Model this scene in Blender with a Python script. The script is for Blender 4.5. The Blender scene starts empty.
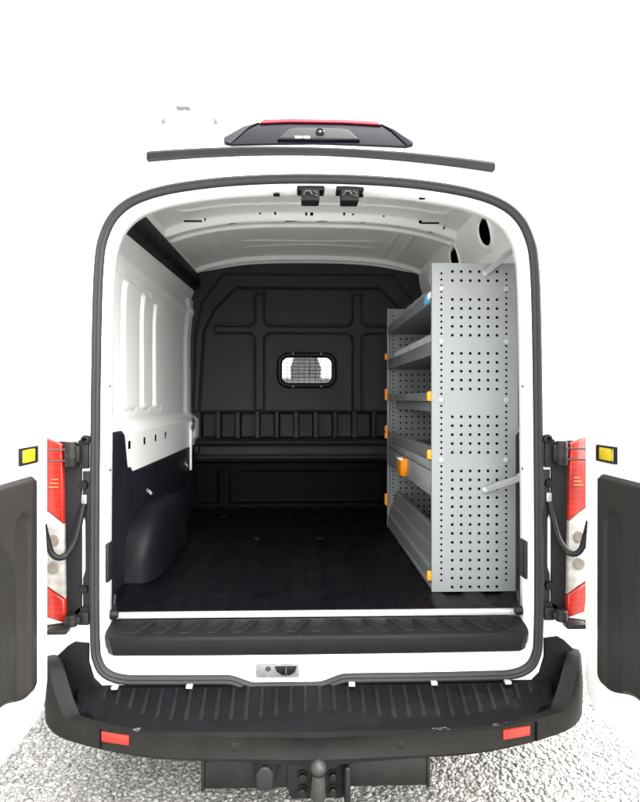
import bpy, bmesh, math, random
import numpy as np
from mathutils import Vector, Matrix
random.seed(7); rng = np.random.default_rng(7)
scene = bpy.context.scene
COL = scene.collection
R = math.radians

# ------------------------------------------------------------------ materials
def mat(name, col, rough=.5, metal=0., coat=0., spec=.5, noise=0., nscale=8., bump=0., bscale=300., rvar=0.):
    m = bpy.data.materials.new(name); m.use_nodes = True
    nt = m.node_tree; N = nt.nodes; L = nt.links
    b = N['Principled BSDF']
    b.inputs['Base Color'].default_value = (*col, 1); b.inputs['Roughness'].default_value = rough
    b.inputs['Metallic'].default_value = metal; b.inputs['Coat Weight'].default_value = coat
    b.inputs['Coat Roughness'].default_value = .06
    b.inputs['Specular IOR Level'].default_value = spec
    tc = N.new('ShaderNodeTexCoord')
    if noise or rvar:
        n = N.new('ShaderNodeTexNoise'); n.inputs['Scale'].default_value = nscale; n.inputs['Detail'].default_value = 6
        n.inputs['Roughness'].default_value = .65
        L.new(tc.outputs['Object'], n.inputs['Vector'])
        if noise:
            mr = N.new('ShaderNodeMapRange'); mr.inputs[1].default_value = .3; mr.inputs[2].default_value = .7
            mr.inputs[3].default_value = 1 - noise; mr.inputs[4].default_value = 1 + noise * .6
            L.new(n.outputs['Fac'], mr.inputs[0])
            mx = N.new('ShaderNodeMix'); mx.data_type = 'RGBA'; mx.blend_type = 'MULTIPLY'; mx.inputs[0].default_value = 1
            mx.inputs[6].default_value = (*col, 1)
            L.new(mr.outputs[0], mx.inputs[7]); L.new(mx.outputs[2], b.inputs['Base Color'])
        if rvar:
            mr = N.new('ShaderNodeMapRange'); mr.inputs[1].default_value = .3; mr.inputs[2].default_value = .7
            mr.inputs[3].default_value = rough - rvar; mr.inputs[4].default_value = rough + rvar
            L.new(n.outputs['Fac'], mr.inputs[0]); L.new(mr.outputs[0], b.inputs['Roughness'])
    if bump:
        n2 = N.new('ShaderNodeTexNoise'); n2.inputs['Scale'].default_value = bscale; n2.inputs['Detail'].default_value = 3
        L.new(tc.outputs['Object'], n2.inputs['Vector'])
        bp = N.new('ShaderNodeBump'); bp.inputs['Strength'].default_value = bump; bp.inputs['Distance'].default_value = .004
        L.new(n2.outputs['Fac'], bp.inputs['Height']); L.new(bp.outputs[0], b.inputs['Normal'])
    return m

WHITE = mat('white_body_paint', (.83, .83, .83), .3, coat=.4, noise=.015, nscale=3)
INWHITE = mat('white_inner_paint', (.885, .885, .875), .30, noise=.02, nscale=4)
BLACKP = mat('black_moulded_plastic', (.0062,.006,.0063), .55, spec=.16, noise=.2, nscale=14, bump=.35, bscale=420, rvar=.1)
BUMPER = mat('bumper_plastic', (.0105,.0099,.0092), .55, spec=.11, noise=.25, nscale=9, bump=.3, bscale=500, rvar=.1)
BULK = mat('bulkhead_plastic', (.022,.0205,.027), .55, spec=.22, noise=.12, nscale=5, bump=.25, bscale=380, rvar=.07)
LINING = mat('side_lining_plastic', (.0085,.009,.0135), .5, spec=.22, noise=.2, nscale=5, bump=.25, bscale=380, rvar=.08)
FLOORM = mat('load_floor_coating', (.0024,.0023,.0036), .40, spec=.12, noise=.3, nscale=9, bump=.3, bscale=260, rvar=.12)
FOOTM = mat('bulkhead_foot_shade', (.0016, .0016, .0024), .55, spec=.05, noise=.2, nscale=6)  # shade low on the bulkhead, put into a near-black colour
ARCHM = mat('wheel_arch_plastic', (.0048, .0050, .0075), .5, spec=.16, noise=.35, nscale=6, bump=.25, bscale=380, rvar=.1)
TRIMG = mat('door_trim_plastic', (.017,.016,.015), .5, spec=.2, noise=.1, nscale=5, bump=.25, bscale=420, rvar=.06)
RUBBER = mat('seal_rubber', (.021,.0205,.021), .55, spec=.2, noise=.15, nscale=20, rvar=.1)
RUBBERD = mat('black_rubber', (.0042,.0042,.0046), .5, spec=.2, noise=.2, nscale=20)
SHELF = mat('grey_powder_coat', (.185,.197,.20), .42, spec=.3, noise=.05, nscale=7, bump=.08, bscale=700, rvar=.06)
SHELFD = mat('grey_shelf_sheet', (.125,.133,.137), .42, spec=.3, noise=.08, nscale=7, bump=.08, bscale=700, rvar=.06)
HOLE = mat('hole_shadow', (.004,.004,.005), .9, spec=.03)
PALE = mat('pale_divider_plastic', (.28,.29,.30), .4, noise=.04)
ZINC = mat('zinc_plate', (.30, .31, .32), .38, metal=.8, noise=.15, nscale=20, rvar=.1)
STEEL = mat('worn_steel', (.028,.027,.025), .5, metal=.3, noise=.25, nscale=30, rvar=.12)
STRIKE = mat('striker_zinc', (.17, .175, .18), .4, metal=.4, spec=.2, noise=.3, nscale=25, rvar=.1)
ALU = mat('aluminium_edge', (.75, .76, .78), .35, metal=.6, noise=.06, nscale=20)
ORANGE = mat('orange_plastic', (.62, .20, .004), .4, spec=.25, noise=.06)
YELLOW = mat('yellow_plastic', (.42, .31, .01), .4, spec=.2, noise=.06)
BLUE = mat('blue_sticker', (.08, .38, .68), .4, noise=.05)
TREAD = mat('step_tread_plastic', (.0050,.0051,.0062), .55, spec=.08, noise=.25, nscale=12, bump=.3, bscale=500, rvar=.08)
RIBM = mat('tread_rib_lit', (.0070,.0071,.0085), .5, spec=.12, noise=.3, nscale=14, bump=.3, bscale=500, rvar=.1)  # lighter copy of the tread plastic, painting in the light on the ribs
DRIP = mat('drip_strip_rubber', (.005,.005,.005), .55, spec=.16, noise=.2, nscale=12)
TOWBLK = mat('towbar_powder_coat', (.0085,.008,.0075), .45, spec=.2, noise=.3, nscale=16, bump=.2, bscale=200, rvar=.1)
DARKGLOSS = mat('gloss_black_housing', (.0025,.0025,.0055), .25, spec=.10, noise=.1)
POD = mat('camera_pod_plastic', (.012,.011,.0125), .45, spec=.2, noise=.1)
WHITEP = mat('white_print', (.85, .85, .85), .5)
SEATM = mat('seat_fabric', (.007,.009,.011), .8, spec=.1, noise=.25, nscale=25, bump=.4, bscale=300)
MASTM = mat('pale_galvanised_mast', (.36,.36,.36), .45, noise=.05)
MASTD = mat('mast_grey_fitting', (.08,.08,.085), .5, noise=.1)
TYRE = mat('tyre_rubber', (.018, .018, .018), .75, noise=.3, nscale=20)

def lens_mat(name, col, ribs):
    m = mat(name, col, .16, coat=.35, spec=.2)
    nt = m.node_tree; N = nt.nodes; L = nt.links; b = N['Principled BSDF']
    tc = N.new('ShaderNodeTexCoord')
    mp = N.new('ShaderNodeMapping'); mp.inputs['Scale'].default_value = (ribs*.6, 4, ribs)
    L.new(tc.outputs['Object'], mp.inputs['Vector'])
    ck = N.new('ShaderNodeTexChecker'); ck.inputs['Scale'].default_value = 1.0
    wv = N.new('ShaderNodeTexWave'); wv.bands_direction = 'Z'; wv.inputs['Scale'].default_value = ribs / 6
    L.new(tc.outputs['Object'], wv.inputs['Vector'])
    nz = N.new('ShaderNodeTexNoise'); nz.inputs['Scale'].default_value = 14; nz.inputs['Detail'].default_value = 2
    L.new(tc.outputs['Object'], nz.inputs['Vector'])
    L.new(mp.outputs[0], ck.inputs['Vector'])
    mr = N.new('ShaderNodeMapRange'); mr.inputs[1].default_value = .35; mr.inputs[2].default_value = .65
    mr.inputs[3].default_value = .72; mr.inputs[4].default_value = 1.25
    L.new(nz.outputs['Fac'], mr.inputs[0])
    mx = N.new('ShaderNodeMix'); mx.data_type = 'RGBA'; mx.blend_type = 'MULTIPLY'; mx.inputs[0].default_value = 1
    mx.inputs[6].default_value = (*col, 1); L.new(mr.outputs[0], mx.inputs[7])
    mx2 = N.new('ShaderNodeMix'); mx2.data_type = 'RGBA'; mx2.blend_type = 'SCREEN'
    sc = N.new('ShaderNodeMath'); sc.operation = 'MULTIPLY'; sc.inputs[1].default_value = .09
    L.new(wv.outputs['Fac'], sc.inputs[0]); L.new(sc.outputs[0], mx2.inputs[0])
    L.new(mx.outputs[2], mx2.inputs[6]); mx2.inputs[7].default_value = (min(1, col[0]+.25), col[1]*1.8+.03, col[2]*1.5+.02, 1)
    L.new(mx2.outputs[2], b.inputs['Base Color'])
    bp = N.new('ShaderNodeBump'); bp.inputs['Strength'].default_value = .35; bp.inputs['Distance'].default_value = .004
    L.new(ck.outputs['Fac'], bp.inputs['Height']); L.new(bp.outputs[0], b.inputs['Normal'])
    b.inputs['Subsurface Weight'].default_value = 0
    return m
REDL = lens_mat('red_lens', (.22, .0085, .004), 90)
CLEARL = lens_mat('clear_lens', (.24, .232, .218), 50)
REDR = lens_mat('red_reflector', (.26,.011,.006), 240)
AMBER = mat('amber_reflector', (.42,.16,.06), .3, spec=.25, noise=.1)
BULB = mat('bulb_bowl', (.13,.115,.095), .25, spec=.4, noise=.15, nscale=40)
REDTOP = mat('red_lamp_strip', (.32,.008,.016), .35, spec=.2, noise=.1)

def glass_mat(name, tint=(.9, .95, .93), gl=.08):
    m = bpy.data.materials.new(name); m.use_nodes = True
    nt = m.node_tree; N = nt.nodes; L = nt.links
    for n in list(N): N.remove(n)
    o = N.new('ShaderNodeOutputMaterial'); t = N.new('ShaderNodeBsdfTransparent'); t.inputs[0].default_value = (*tint, 1)
    g = N.new('ShaderNodeBsdfGlossy'); g.inputs['Roughness'].default_value = .03
    f = N.new('ShaderNodeFresnel'); f.inputs['IOR'].default_value = 1.45
    mx = N.new('ShaderNodeMixShader')
    L.new(f.outputs[0], mx.inputs[0]); L.new(t.outputs[0], mx.inputs[1]); L.new(g.outputs[0], mx.inputs[2])
    L.new(mx.outputs[0], o.inputs[0])
    return m
GLASS = glass_mat('window_glass')

# ------------------------------------------------------------------ helpers
def link(o, parent=None, root_off=None):
    COL.objects.link(o)
    if parent is not None:
        o.parent = parent
        off = parent.get('_off')
        p = parent
        base = Vector((0, 0, 0))
        while p is not None:
            base += p.location; p = p.parent
        o.location = -base
    return o

def mk(name, verts, faces, m, parent=None, smooth=35., midx=None):
    me = bpy.data.meshes.new(name)
    me.from_pydata([tuple(v) for v in verts], [], [tuple(f) for f in faces])
    mats = m if isinstance(m, (list, tuple)) else [m]
    for q in mats: me.materials.append(q)
    if midx is not None: me.polygons.foreach_set('material_index', midx)
    bm = bmesh.new(); bm.from_mesh(me)
    bmesh.ops.recalc_face_normals(bm, faces=bm.faces); bm.to_mesh(me); bm.free()
    if smooth:
        me.shade_smooth(); me.set_sharp_from_angle(angle=R(smooth))
    o = bpy.data.objects.new(name, me)
    return link(o, parent)

class MB:
    """collects shapes into one bmesh -> ONE mesh object"""
    def __init__(s): s.bm = bmesh.new(); s.mi = 0
    def _set(s, faces):
        for f in faces: f.material_index = s.mi
    def box(s, x0, x1, y0, y1, z0, z1, bev=.004, seg=2, M=None):
        vs = [s.bm.verts.new(p) for p in ((x0,y0,z0),(x1,y0,z0),(x1,y1,z0),(x0,y1,z0),(x0,y0,z1),(x1,y0,z1),(x1,y1,z1),(x0,y1,z1))]
        if M is not None:
            for v in vs: v.co = M @ v.co
        fs = [s.bm.faces.new([vs[i] for i in q]) for q in ((0,3,2,1),(4,5,6,7),(0,1,5,4),(1,2,6,5),(2,3,7,6),(3,0,4,7))]
        s._set(fs)
        if bev > 0:
            es = list({e for f in fs for e in f.edges})
            bmesh.ops.bevel(s.bm, geom=es, offset=bev, segments=seg, profile=.5, affect='EDGES', clamp_overlap=True)
        return s
    def prism(s, poly, fn0, fn1, bev=.003, seg=2):
        a = [s.bm.verts.new(fn0(*p)) for p in poly]; b = [s.bm.verts.new(fn1(*p)) for p in poly]
        n = len(poly); fs = [s.bm.faces.new(a), s.bm.faces.new(b[::-1])]
        for i in range(n): fs.append(s.bm.faces.new((a[i], b[i], b[(i+1)%n], a[(i+1)%n])))
        s._set(fs)
        bmesh.ops.recalc_face_normals(s.bm, faces=fs)
        if bev > 0:
            es = list(set(fs[0].edges) | set(fs[1].edges))
            bmesh.ops.bevel(s.bm, geom=es, offset=bev, segments=seg, profile=.5, affect='EDGES', clamp_overlap=True)
        return s
    def tube(s, pts, r, n=10, cap=True):
        pts = [Vector(p) for p in pts]; rr = r if isinstance(r, (list, tuple)) else [r]*len(pts)
        rings = []; up = None
        for i, p in enumerate(pts):
            t = (pts[min(i+1, len(pts)-1)] - pts[max(i-1, 0)]).normalized()
            if up is None:
                a = Vector((0,0,1)) if abs(t.z) < .9 else Vector((1,0,0))
                up = (a - t*a.dot(t)).normalized()
            else: up = (up - t*up.dot(t)).normalized()
            sd = t.cross(up)
            rings.append([s.bm.verts.new(p + rr[i]*(math.cos(2*math.pi*k/n)*up + math.sin(2*math.pi*k/n)*sd)) for k in range(n)])
        fs = []
        for i in range(len(rings)-1):
            for k in range(n): fs.append(s.bm.faces.new((rings[i][k], rings[i][(k+1)%n], rings[i+1][(k+1)%n], rings[i+1][k])))
        if cap: fs += [s.bm.faces.new(rings[0][::-1]), s.bm.faces.new(rings[-1])]
        s._set(fs); return s
    def lathe(s, prof, M, n=24):
        rings = []
        for r, z in prof: rings.append([s.bm.verts.new(M @ Vector((r*math.cos(2*math.pi*k/n), r*math.sin(2*math.pi*k/n), z))) for k in range(n)])
        fs = []
        for i in range(len(rings)-1):
            for k in range(n): fs.append(s.bm.faces.new((rings[i][k], rings[i][(k+1)%n], rings[i+1][(k+1)%n], rings[i+1][k])))
        fs += [s.bm.faces.new(rings[0][::-1]), s.bm.faces.new(rings[-1])]
        s._set(fs); return s
    def build(s, name, m, parent=None, smooth=35.):
        bmesh.ops.recalc_face_normals(s.bm, faces=s.bm.faces)
        me = bpy.data.meshes.new(name); s.bm.to_mesh(me); s.bm.free()
        for q in (m if isinstance(m, (list, tuple)) else [m]): me.materials.append(q)
        me.shade_smooth(); me.set_sharp_from_angle(angle=R(smooth))
        return link(bpy.data.objects.new(name, me), parent)

def axis_y(x, y, z):   # lathe axis pointing to -Y (towards the back of the van)
    return Matrix.Translation((x, y, z)) @ Matrix.Rotation(R(90), 4, 'X')
def axis_x(x, y, z, s=1):
    return Matrix.Translation((x, y, z)) @ Matrix.Rotation(R(90*s), 4, 'Y')
def axis_z(x, y, z): return Matrix.Translation((x, y, z))

def catmull(P, per=6, closed=False):
    P = [np.array(p, float) for p in P]; n = len(P); out = []
    rngi = range(n) if closed else range(n-1)
    for i in rngi:
        if closed: p0, p1, p2, p3 = P[(i-1)%n], P[i], P[(i+1)%n], P[(i+2)%n]
        else: p0, p1, p2, p3 = P[max(i-1,0)], P[i], P[i+1], P[min(i+2,n-1)]
        for k in range(per):
            t = k/per
            out.append(.5*((2*p1)+(-p0+p2)*t+(2*p0-5*p1+4*p2-p3)*t*t+(-p0+3*p1-3*p2+p3)*t**3))
    if not closed: out.append(P[-1])
    return np.array(out)

def surf(name, fn, nu, nv, m, parent, mask=None, smooth=50., split=None):
    """grid surface P(u,v), u,v in 0..1; mask(X,Y,Z of face centre) keeps faces"""
    u, v = np.meshgrid(np.linspace(0,1,nu), np.linspace(0,1,nv), indexing='ij')
    X, Y, Z = fn(u, v)
    V = np.stack([X+0*u, Y+0*u, Z+0*u], -1).reshape(-1,3)
    idx = np.arange(nu*nv).reshape(nu,nv)
    F = np.stack([idx[:-1,:-1], idx[1:,:-1], idx[1:,1:], idx[:-1,1:]], -1).reshape(-1,4)
    if mask is not None:
        c = V[F].mean(1); F = F[mask(c[:,0], c[:,1], c[:,2])]
    me = bpy.data.meshes.new(name)
    me.vertices.add(len(V)); me.vertices.foreach_set('co', V.ravel().astype(np.float32))
    me.loops.add(F.size); me.loops.foreach_set('vertex_index', F.ravel().astype(np.int32))
    me.polygons.add(len(F)); me.polygons.foreach_set('loop_start', (np.arange(len(F))*4).astype(np.int32))
    me.update(calc_edges=True); me.validate()
    for q in (m if isinstance(m, (list, tuple)) else [m]): me.materials.append(q)
    if split is not None:
        c = V[F].mean(1); me.polygons.foreach_set('material_index', split(c[:,0], c[:,1], c[:,2]).astype(np.int32))
    me.shade_smooth(); me.set_sharp_from_angle(angle=R(smooth))
    return link(bpy.data.objects.new(name, me), parent)

def sst(a, b, x):
    t = np.clip((x-a)/(b-a), 0, 1); return t*t*(3-2*t)
def rbox(x, y, cx, cy, hx, hy, r):
    qx = np.abs(x-cx)-hx+r; qy = np.abs(y-cy)-hy+r
    return np.hypot(np.maximum(qx,0), np.maximum(qy,0)) + np.minimum(np.maximum(qx,qy),0) - r
def smin(a, b, k):
    h = np.clip(.5+.5*(b-a)/k, 0, 1); return b*(1-h)+a*h-k*h*(1-h)

def empty(name, loc, label, cat, group=None):
    o = bpy.data.objects.new(name, None); o.location = loc; COL.objects.link(o)
    o['label'] = label; o['category'] = cat
    if group: o['group'] = group
    return o
def ring_sweep(path, prof, closed_prof=False):
    """path: closed (n,2) in XZ, prof: list of (outward n, y)"""
    P = np.array(path); n = len(P)
    T = np.roll(P,-1,0)-np.roll(P,1,0); T /= np.linalg.norm(T,axis=1)[:,None]
    Nn = np.stack([T[:,1], -T[:,0]], 1)
    c = P.mean(0)
    if ((P-c)*Nn).sum() < 0: Nn = -Nn
    V = []; k = len(prof)
    for a, y in prof:
        q = P + Nn*a
        V.append(np.stack([q[:,0], np.full(n, y), q[:,1]], 1))
    V = np.concatenate(V); F = []
    for j in range(k if closed_prof else k-1):
        j2 = (j+1) % k
        for i in range(n):
            i2 = (i+1) % n
            F.append((j*n+i, j*n+i2, j2*n+i2, j2*n+i))
    return V, F

# ------------------------------------------------------------------ THE VAN
van = empty('van', (0,0,0), 'white high-roof panel van seen from behind with both rear doors swung open', 'van')

# door opening outline (right half, from bottom centre to top centre)
half = [(0,.462),(.13,.462),(.20,.462),(.28,.462),(.40,.462),(.60,.464),(.72,.468),(.785,.492),(.815,.54),(.824,.62),
        (.826,.9),(.822,1.4),(.816,1.8),(.808,2.0),(.792,2.095),(.752,2.175),(.68,2.232),(.56,2.272),(.38,2.300),(.19,2.314),(0,2.318)]
full = half + [(-x,z) for x,z in half[-2:0:-1]]
# denser sampling
OPEN = catmull(full, 8, True)
def _dip(x): return float(np.clip((.225-abs(x+.12))/.11,0,1))
OPEN = np.array([(x, z-(.030*(3*_dip(x)**2-2*_dip(x)**3) if z<.5 else 0)) for x,z in OPEN])

# outer outline of the body at a station
def outline(w, wt, zt, zb, cr, n=200):
    h = [(w*.985, zb), (w, zb+.25), (w, 1.25), (w*.985, 1.6), (w*.5+wt*.5, (1.6+zt)/2), (wt, zt-cr*1.15), (wt-cr*.25, zt-cr*.5), (wt-cr, zt-.045), (wt*.45, zt-.012), (0, zt)]
    full = h + [(-x,z) for x,z in h[-2::-1]]
    p = catmull(full, 12, False)
    d = np.r_[0, np.cumsum(np.linalg.norm(np.diff(p,axis=0),axis=1))]
    t = np.linspace(0, d[-1], n)
    return np.stack([np.interp(t, d, p[:,0]), np.interp(t, d, p[:,1])], 1)

NB = 220
st = [  # y, half width, top half width, top z, bottom z, corner r
    (0.0, .998, .885, 2.435, .36, .15), (.02, 1.012, .90, 2.455, .355, .16), (.12, 1.022, .94, 2.545, .35, .19), (.30, 1.026, .975, 2.625, .35, .22),
    (.8, 1.015, .975, 2.655, .35, .22), (2.0, 1.015, .975, 2.66, .34, .22), (2.9, 1.015, .975, 2.655, .34, .22), (3.35, 1.015, .89, 2.58, .34, .22),
    (3.75, 1.01, .87, 2.36, .34, .2), (4.35, 1.0, .82, 1.72, .34, .15), (4.5, .99, .84, 1.52, .34, .15), (5.1, .96, .80, 1.32, .34, .14), (5.35, .88, .70, 1.08, .36, .14)]
secs = [outline(w, wt, zt, zb, cr, NB) for (y,w,wt,zt,zb,cr) in st]
V = []; F = []; 
for (y,*_), sc_ in zip(st, secs): V += [(p[0], y, p[1]) for p in sc_]
for i in range(len(st)-1):
    for k in range(NB-1):
        # windscreen opening between stations 7..9, side door windows
        mid = secs[i][k]; 
        if i in (8,) and abs(mid[0]) < .80 and mid[1] > 1.5: continue
        if i in (6,7) and abs(mid[0]) > .80 and 1.42 < mid[1] < 2.0: continue
        F.append((i*NB+k, i*NB+k+1, (i+1)*NB+k+1, (i+1)*NB+k))
# nose cap
F.append(tuple((len(st)-1)*NB+k for k in range(NB)))
# rear face ring: opening path -> outline by polar angle about the centre
cz = 1.4
def polar(path, ang):
    a = np.arctan2(path[:,1]-cz, path[:,0]); r = np.hypot(path[:,0], path[:,1]-cz)
    o = np.argsort(a); return np.interp(ang, a[o], r[o], period=2*math.pi)
outer = secs[0]; closedp = np.concatenate([outer, np.stack([np.linspace(-.97,.97,80), np.full(80,.36)],1)])
ang = np.linspace(-math.pi, math.pi, 480, endpoint=False)
ri = polar(OPEN, ang); ro = polar(closedp, ang)
b0 = len(V)
V += [(r*math.cos(a), 0.0, cz+r*math.sin(a)) for r,a in zip(ri,ang)]
V += [(r*math.cos(a), 0.0, cz+r*math.sin(a)) for r,a in zip(ro,ang)]
for i in range(480):
    j = (i+1) % 480
    F.append((b0+i, b0+j, b0+480+j, b0+480+i))
mk('body_shell', V, F, WHITE, van, smooth=40)

# return frame of the opening
v, f = ring_sweep(OPEN, [(0,0.001),(-.008,.004),(-.016,.012),(-.022,.03),(-.026,.09),(-.022,.135),(-.008,.15),(.05,.155),(.13,.158)])
fr = mk('door_frame', v, f, INWHITE, van, smooth=60)
fr.data.materials[0] = WHITE
# rubber weatherstrip round the opening: flat lip with bulb
v, f = ring_sweep(OPEN, [(-.012,.004),(-.017,-.008),(-.013,-.020),(-.005,-.024),(-.001,-.018),(.002,-.018),(.008,-.026),(.015,-.024),(.019,-.012),(.018,.004)], True)
mk('door_seal', v, f, RUBBER, van, smooth=60)

# floor, sill, step ------------------------------------------------------------
FZ = .655
def floor_fn(u, v):
    x = -.93+1.86*u; y = .15+2.68*v
    z = FZ + .004*np.clip(np.cos(x*2*math.pi/.17)*3, -1, 1)
    return x, y, z*np.ones_like(x)
surf('load_floor', floor_fn, 200, 30, FLOORM, van)
mb = MB(); mb.box(-.795,.795,.146,.166,FZ-.016,FZ+.006,.002); mb.build('floor_edge_strip', ALU, van)
# tie-down eyes in the floor
for x, y in ((-.33,1.55),(.05,1.55),(-.62,2.3)):
    mb = MB(); mb.lathe([(.03,0),(.03,.004),(.022,.008),(.004,.008)], axis_z(x,y,FZ+.004), 16)
    mb.build('tie_down_eye', RUBBERD, van)
# step pad
poly = []
for (x,y) in [(-.80,.128),(-.81,.06),(-.80,.02),(-.775,-.004),(-.4,-.012),(0,-.014),(.4,-.012),(.775,-.004),(.80,.02),(.81,.06),(.80,.128)]: poly.append((x,y))
mb = MB(); mb.prism(poly, lambda x,y:(x*.985,y*.9+.01,.543), lambda x,y:(x,y,.617+.22*max(y,0)), .012, 3)
# chevron grip ribs
for i in range(15):
    x = -.69+i*.099
    sgn = 1 if i < 8 else -1
    poly2 = [(x-.03*sgn,.02),(x-.03*sgn+.034,.02),(x+.03*sgn+.034,.105),(x+.03*sgn,.105)]
    mb.prism(poly2, lambda a,b:(a,b,.611+.22*b), lambda a,b:(a,b,.6225+.22*b), .002, 1)
mb.build('entry_step', BLACKP, van)
# white sill panel below the step
mb = MB(); mb.box(-.80,.80,.028,.11,.40,.565,.006); mb.build('rear_sill', WHITE, van)
# latch striker plate in the sill
mb = MB(); mb.box(-.236,-.074,.020,.034,.452,.502,.003); sp = mb.build('striker_plate', STRIKE, van)
mb = MB(); mb.prism([(-.165,.497),(-.082,.497),(-.09,.475),(-.108,.464),(-.138,.464),(-.158,.478)], lambda x,z:(x,.0215,z), lambda x,z:(x,.012,z), .003)
mb.build('striker_pocket', RUBBERD, sp)
mb = MB(); mb.tube([(-.123,.012,.468),(-.123,-.004,.470),(-.123,-.006,.482),(-.123,-.004,.494),(-.123,.012,.495)], .0035, 8); mb.build('striker_loop', STEEL, sp)
mb = MB(); mb.lathe([(.010,0),(.010,.004),(.006,.007),(.001,.007)], axis_y(-.190,.02,.488), 14); mb.build('bolt', STEEL, sp)

# inner pillar details
for s in (-1,1):
    mb = MB(); mb.box(s*.7965-.006, s*.7965+.006, .04, .10, .81, .955, .003); mb.build('striker_recess', POD, van)
    mb = MB(); mb.lathe([(.018,0),(.018,.02),(.012,.03),(.002,.03)], axis_x(s*.80,.10,.672,-s), 14)
    mb.tube([(s*.785,.10,.68),(s*.782,.09,.715),(s*.782,.10,.745),(s*.786,.115,.72),(s*.785,.11,.68)], .005, 8)
    mb.build('cargo_tether', RUBBERD, van)
# small holes / plugs in the header and pillars
def plug(x, y, z, M, r=.006): 
    mb = MB(); mb.lathe([(r,0),(r,.002),(r*.6,.003)], M, 10); return mb.build('body_plug', HOLE, van)
for s in (-1,1):
    for z in (1.96, 1.55, 1.23):
        plug(0,0,0, axis_x(s*.794,.075,z,-s), .005)
for x in (-.47,-.16,.16,.40,.56):
    mb = MB(); mb.box(x-.012,x+.012,.06,.078,2.268+.015*(1-(x/.56)**2)-.004,2.268+.015*(1-(x/.56)**2)+.003,.001); mb.build('header_slot', HOLE, van)

# door latches hanging from the header
for x in (-.030, .118):
    mb = MB(); mb.box(x-.052,x+.052,.015,.09,2.284,2.312,.006)
    lt = mb.build('header_latch', RUBBERD, van)
    mb = MB(); mb.box(x-.036,x+.032,-.004,.075,2.240,2.288,.006); mb.build('latch_body', BLACKP, lt)
    mb = MB()
    mb.tube([(x-.026,-.006,2.260),(x-.02,-.012,2.272),(x-.006,-.012,2.274),(x+.004,-.010,2.260)], .0045, 8)
    mb.tube([(x+.010,-.008,2.274),(x+.022,-.012,2.266),(x+.012,-.010,2.256),(x+.026,-.008,2.258)], .0035, 8)
    mb.build('latch_claw', STEEL, lt)

# ---- interior walls
WY0, WY1 = .15, 2.80
def wall_h(y, z):
    """inward displacement"""
    h = np.zeros_like(y)
    belt = sst(1.40,1.34,z)*sst(1.13,1.155,z)*.06
    for (a,b,zt) in ((.30,.72,2.10),(.79,1.10,2.09),(1.17,1.41,2.08),(1.48,1.73,2.07)):
        d = rbox(y,z,(a+b)/2,(1.45+zt)/2,(b-a)/2,(zt-1.45)/2,.06)
        h = h + .015*sst(.004,-.012,d) - .012*np.exp(-((d-.012)/.011)**2)
    pil = .02*sst(2.50,2.60,y)*sst(1.17,1.22,z)
    ridge = .012*np.exp(-((z-2.17)/.025)**2) * sst(.4,.6,y)
    return h*sst(1.40,1.46,z) + belt + pil + ridge
for s in (-1,1):
    def fn(u, v, s=s):
        y = WY0+(WY1-WY0)*u; z = .64+1.62*v
        x = .935 - .02*sst(1.9,2.26,z) - wall_h(y,z)
        return s*x, y, z
    def mask(x,y,z):
        k = np.ones(len(x), bool)
        for yc in (.69,1.0,1.27,1.55):
            k &= ~((np.abs(y-yc)<.022) & (np.abs(z-1.285)<.020))
        return k
    surf('side_wall_panel', fn, 640, 260, INWHITE, van, mask)
    # dark void behind the square holes
    mb = MB(); mb.box(min(s*.935,s*.945),max(s*.935,s*.945),.5,1.8,1.22,1.34,0); mb.build('wall_cavity', HOLE, van)
    def cf(u, v, s=s):
        y = WY0+(WY1-WY0)*u
        zz0 = 2.26+.235*v; x = .915-.055*v-.012*np.sin(v*math.pi)-(.010 if s>0 else 0)*np.exp(-(((np.abs(((y-.92+.33)%.66)-.33)/.105)**2+((zz0-2.36)/.085)**2-1)/.25)**2); z = 2.26+.235*v
        return s*x, y, z
    def cmask(x,y,z):
        k = np.ones(len(x), bool)
        if x[0] < 0: return k
        for yc in (.92,1.58,2.2):
            k &= ~(((np.abs(y-yc)/.085)**2.0 + (np.abs(z-2.36)/.066)**2.0) < 1)
        return k
    surf('cant_rail', cf, 1000, 100, INWHITE, van, cmask)
    mb = MB(); mb.box(min(s*.928,s*.935),max(s*.928,s*.935),.5,2.5,2.27,2.47,0); mb.build('rail_cavity', HOLE, van)
    # black lining board and raised rear corner piece
    def lf(u, v, s=s):
        y = .16+2.6*u
        top = 1.165 + .0*u + .17*sst(.66,.585,y) + .03*sst(.76,.70,y)
        z = .65+(top-.65)*v
        x = .872 - .02*sst(.0,.04,v)*0 - .012*sst(.03,.10,rbox(y,z,1.9,.9,.55,.16,.05))*0 + .012*sst(.0,-.03,rbox(y,z,2.05,.98,.42,.12,.04))
        x = x + .03*sst(.975,1.0,v)
        return s*x, y, z
    surf('side_lining', lf, 260, 60, LINING, van)
    # wheel arch cover : rounded box, arched along Y
    def af(u, v, s=s):
        yl = .58+1.02*u
        # arch profile height along y
        hgt = .315*np.clip(1-np.abs((u-.5)*2)**4.5,0,1)**.42
        a = v*math.pi/2
        # cross-section superellipse from top at wall to floor inside
        cx = np.sin(a)**.32; cz_ = np.cos(a)**.32
        x = .90 - .165*cx*np.clip(1-np.abs((u-.5)*2)**8,0,1)**.3
        z = .655 + hgt*cz_
        return s*x, yl, z
    surf('wheel_arch_cover', af, 90, 40, ARCHM, van, smooth=80)
    for (yy,zz) in ((1.05,1.02),(2.2,1.05)):
        mb = MB(); mb.lathe([(.014,0),(.014,.004),(.006,.008),(.001,.008)], axis_x(s*.872,yy,zz,-s), 14)
        mb.tube([(s*.866,yy-.02,zz),(s*.85,yy-.015,zz-.02),(s*.85,yy+.015,zz-.02),(s*.866,yy+.02,zz)], .004, 8)
        mb.build('lashing_ring', ZINC, van)
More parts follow.
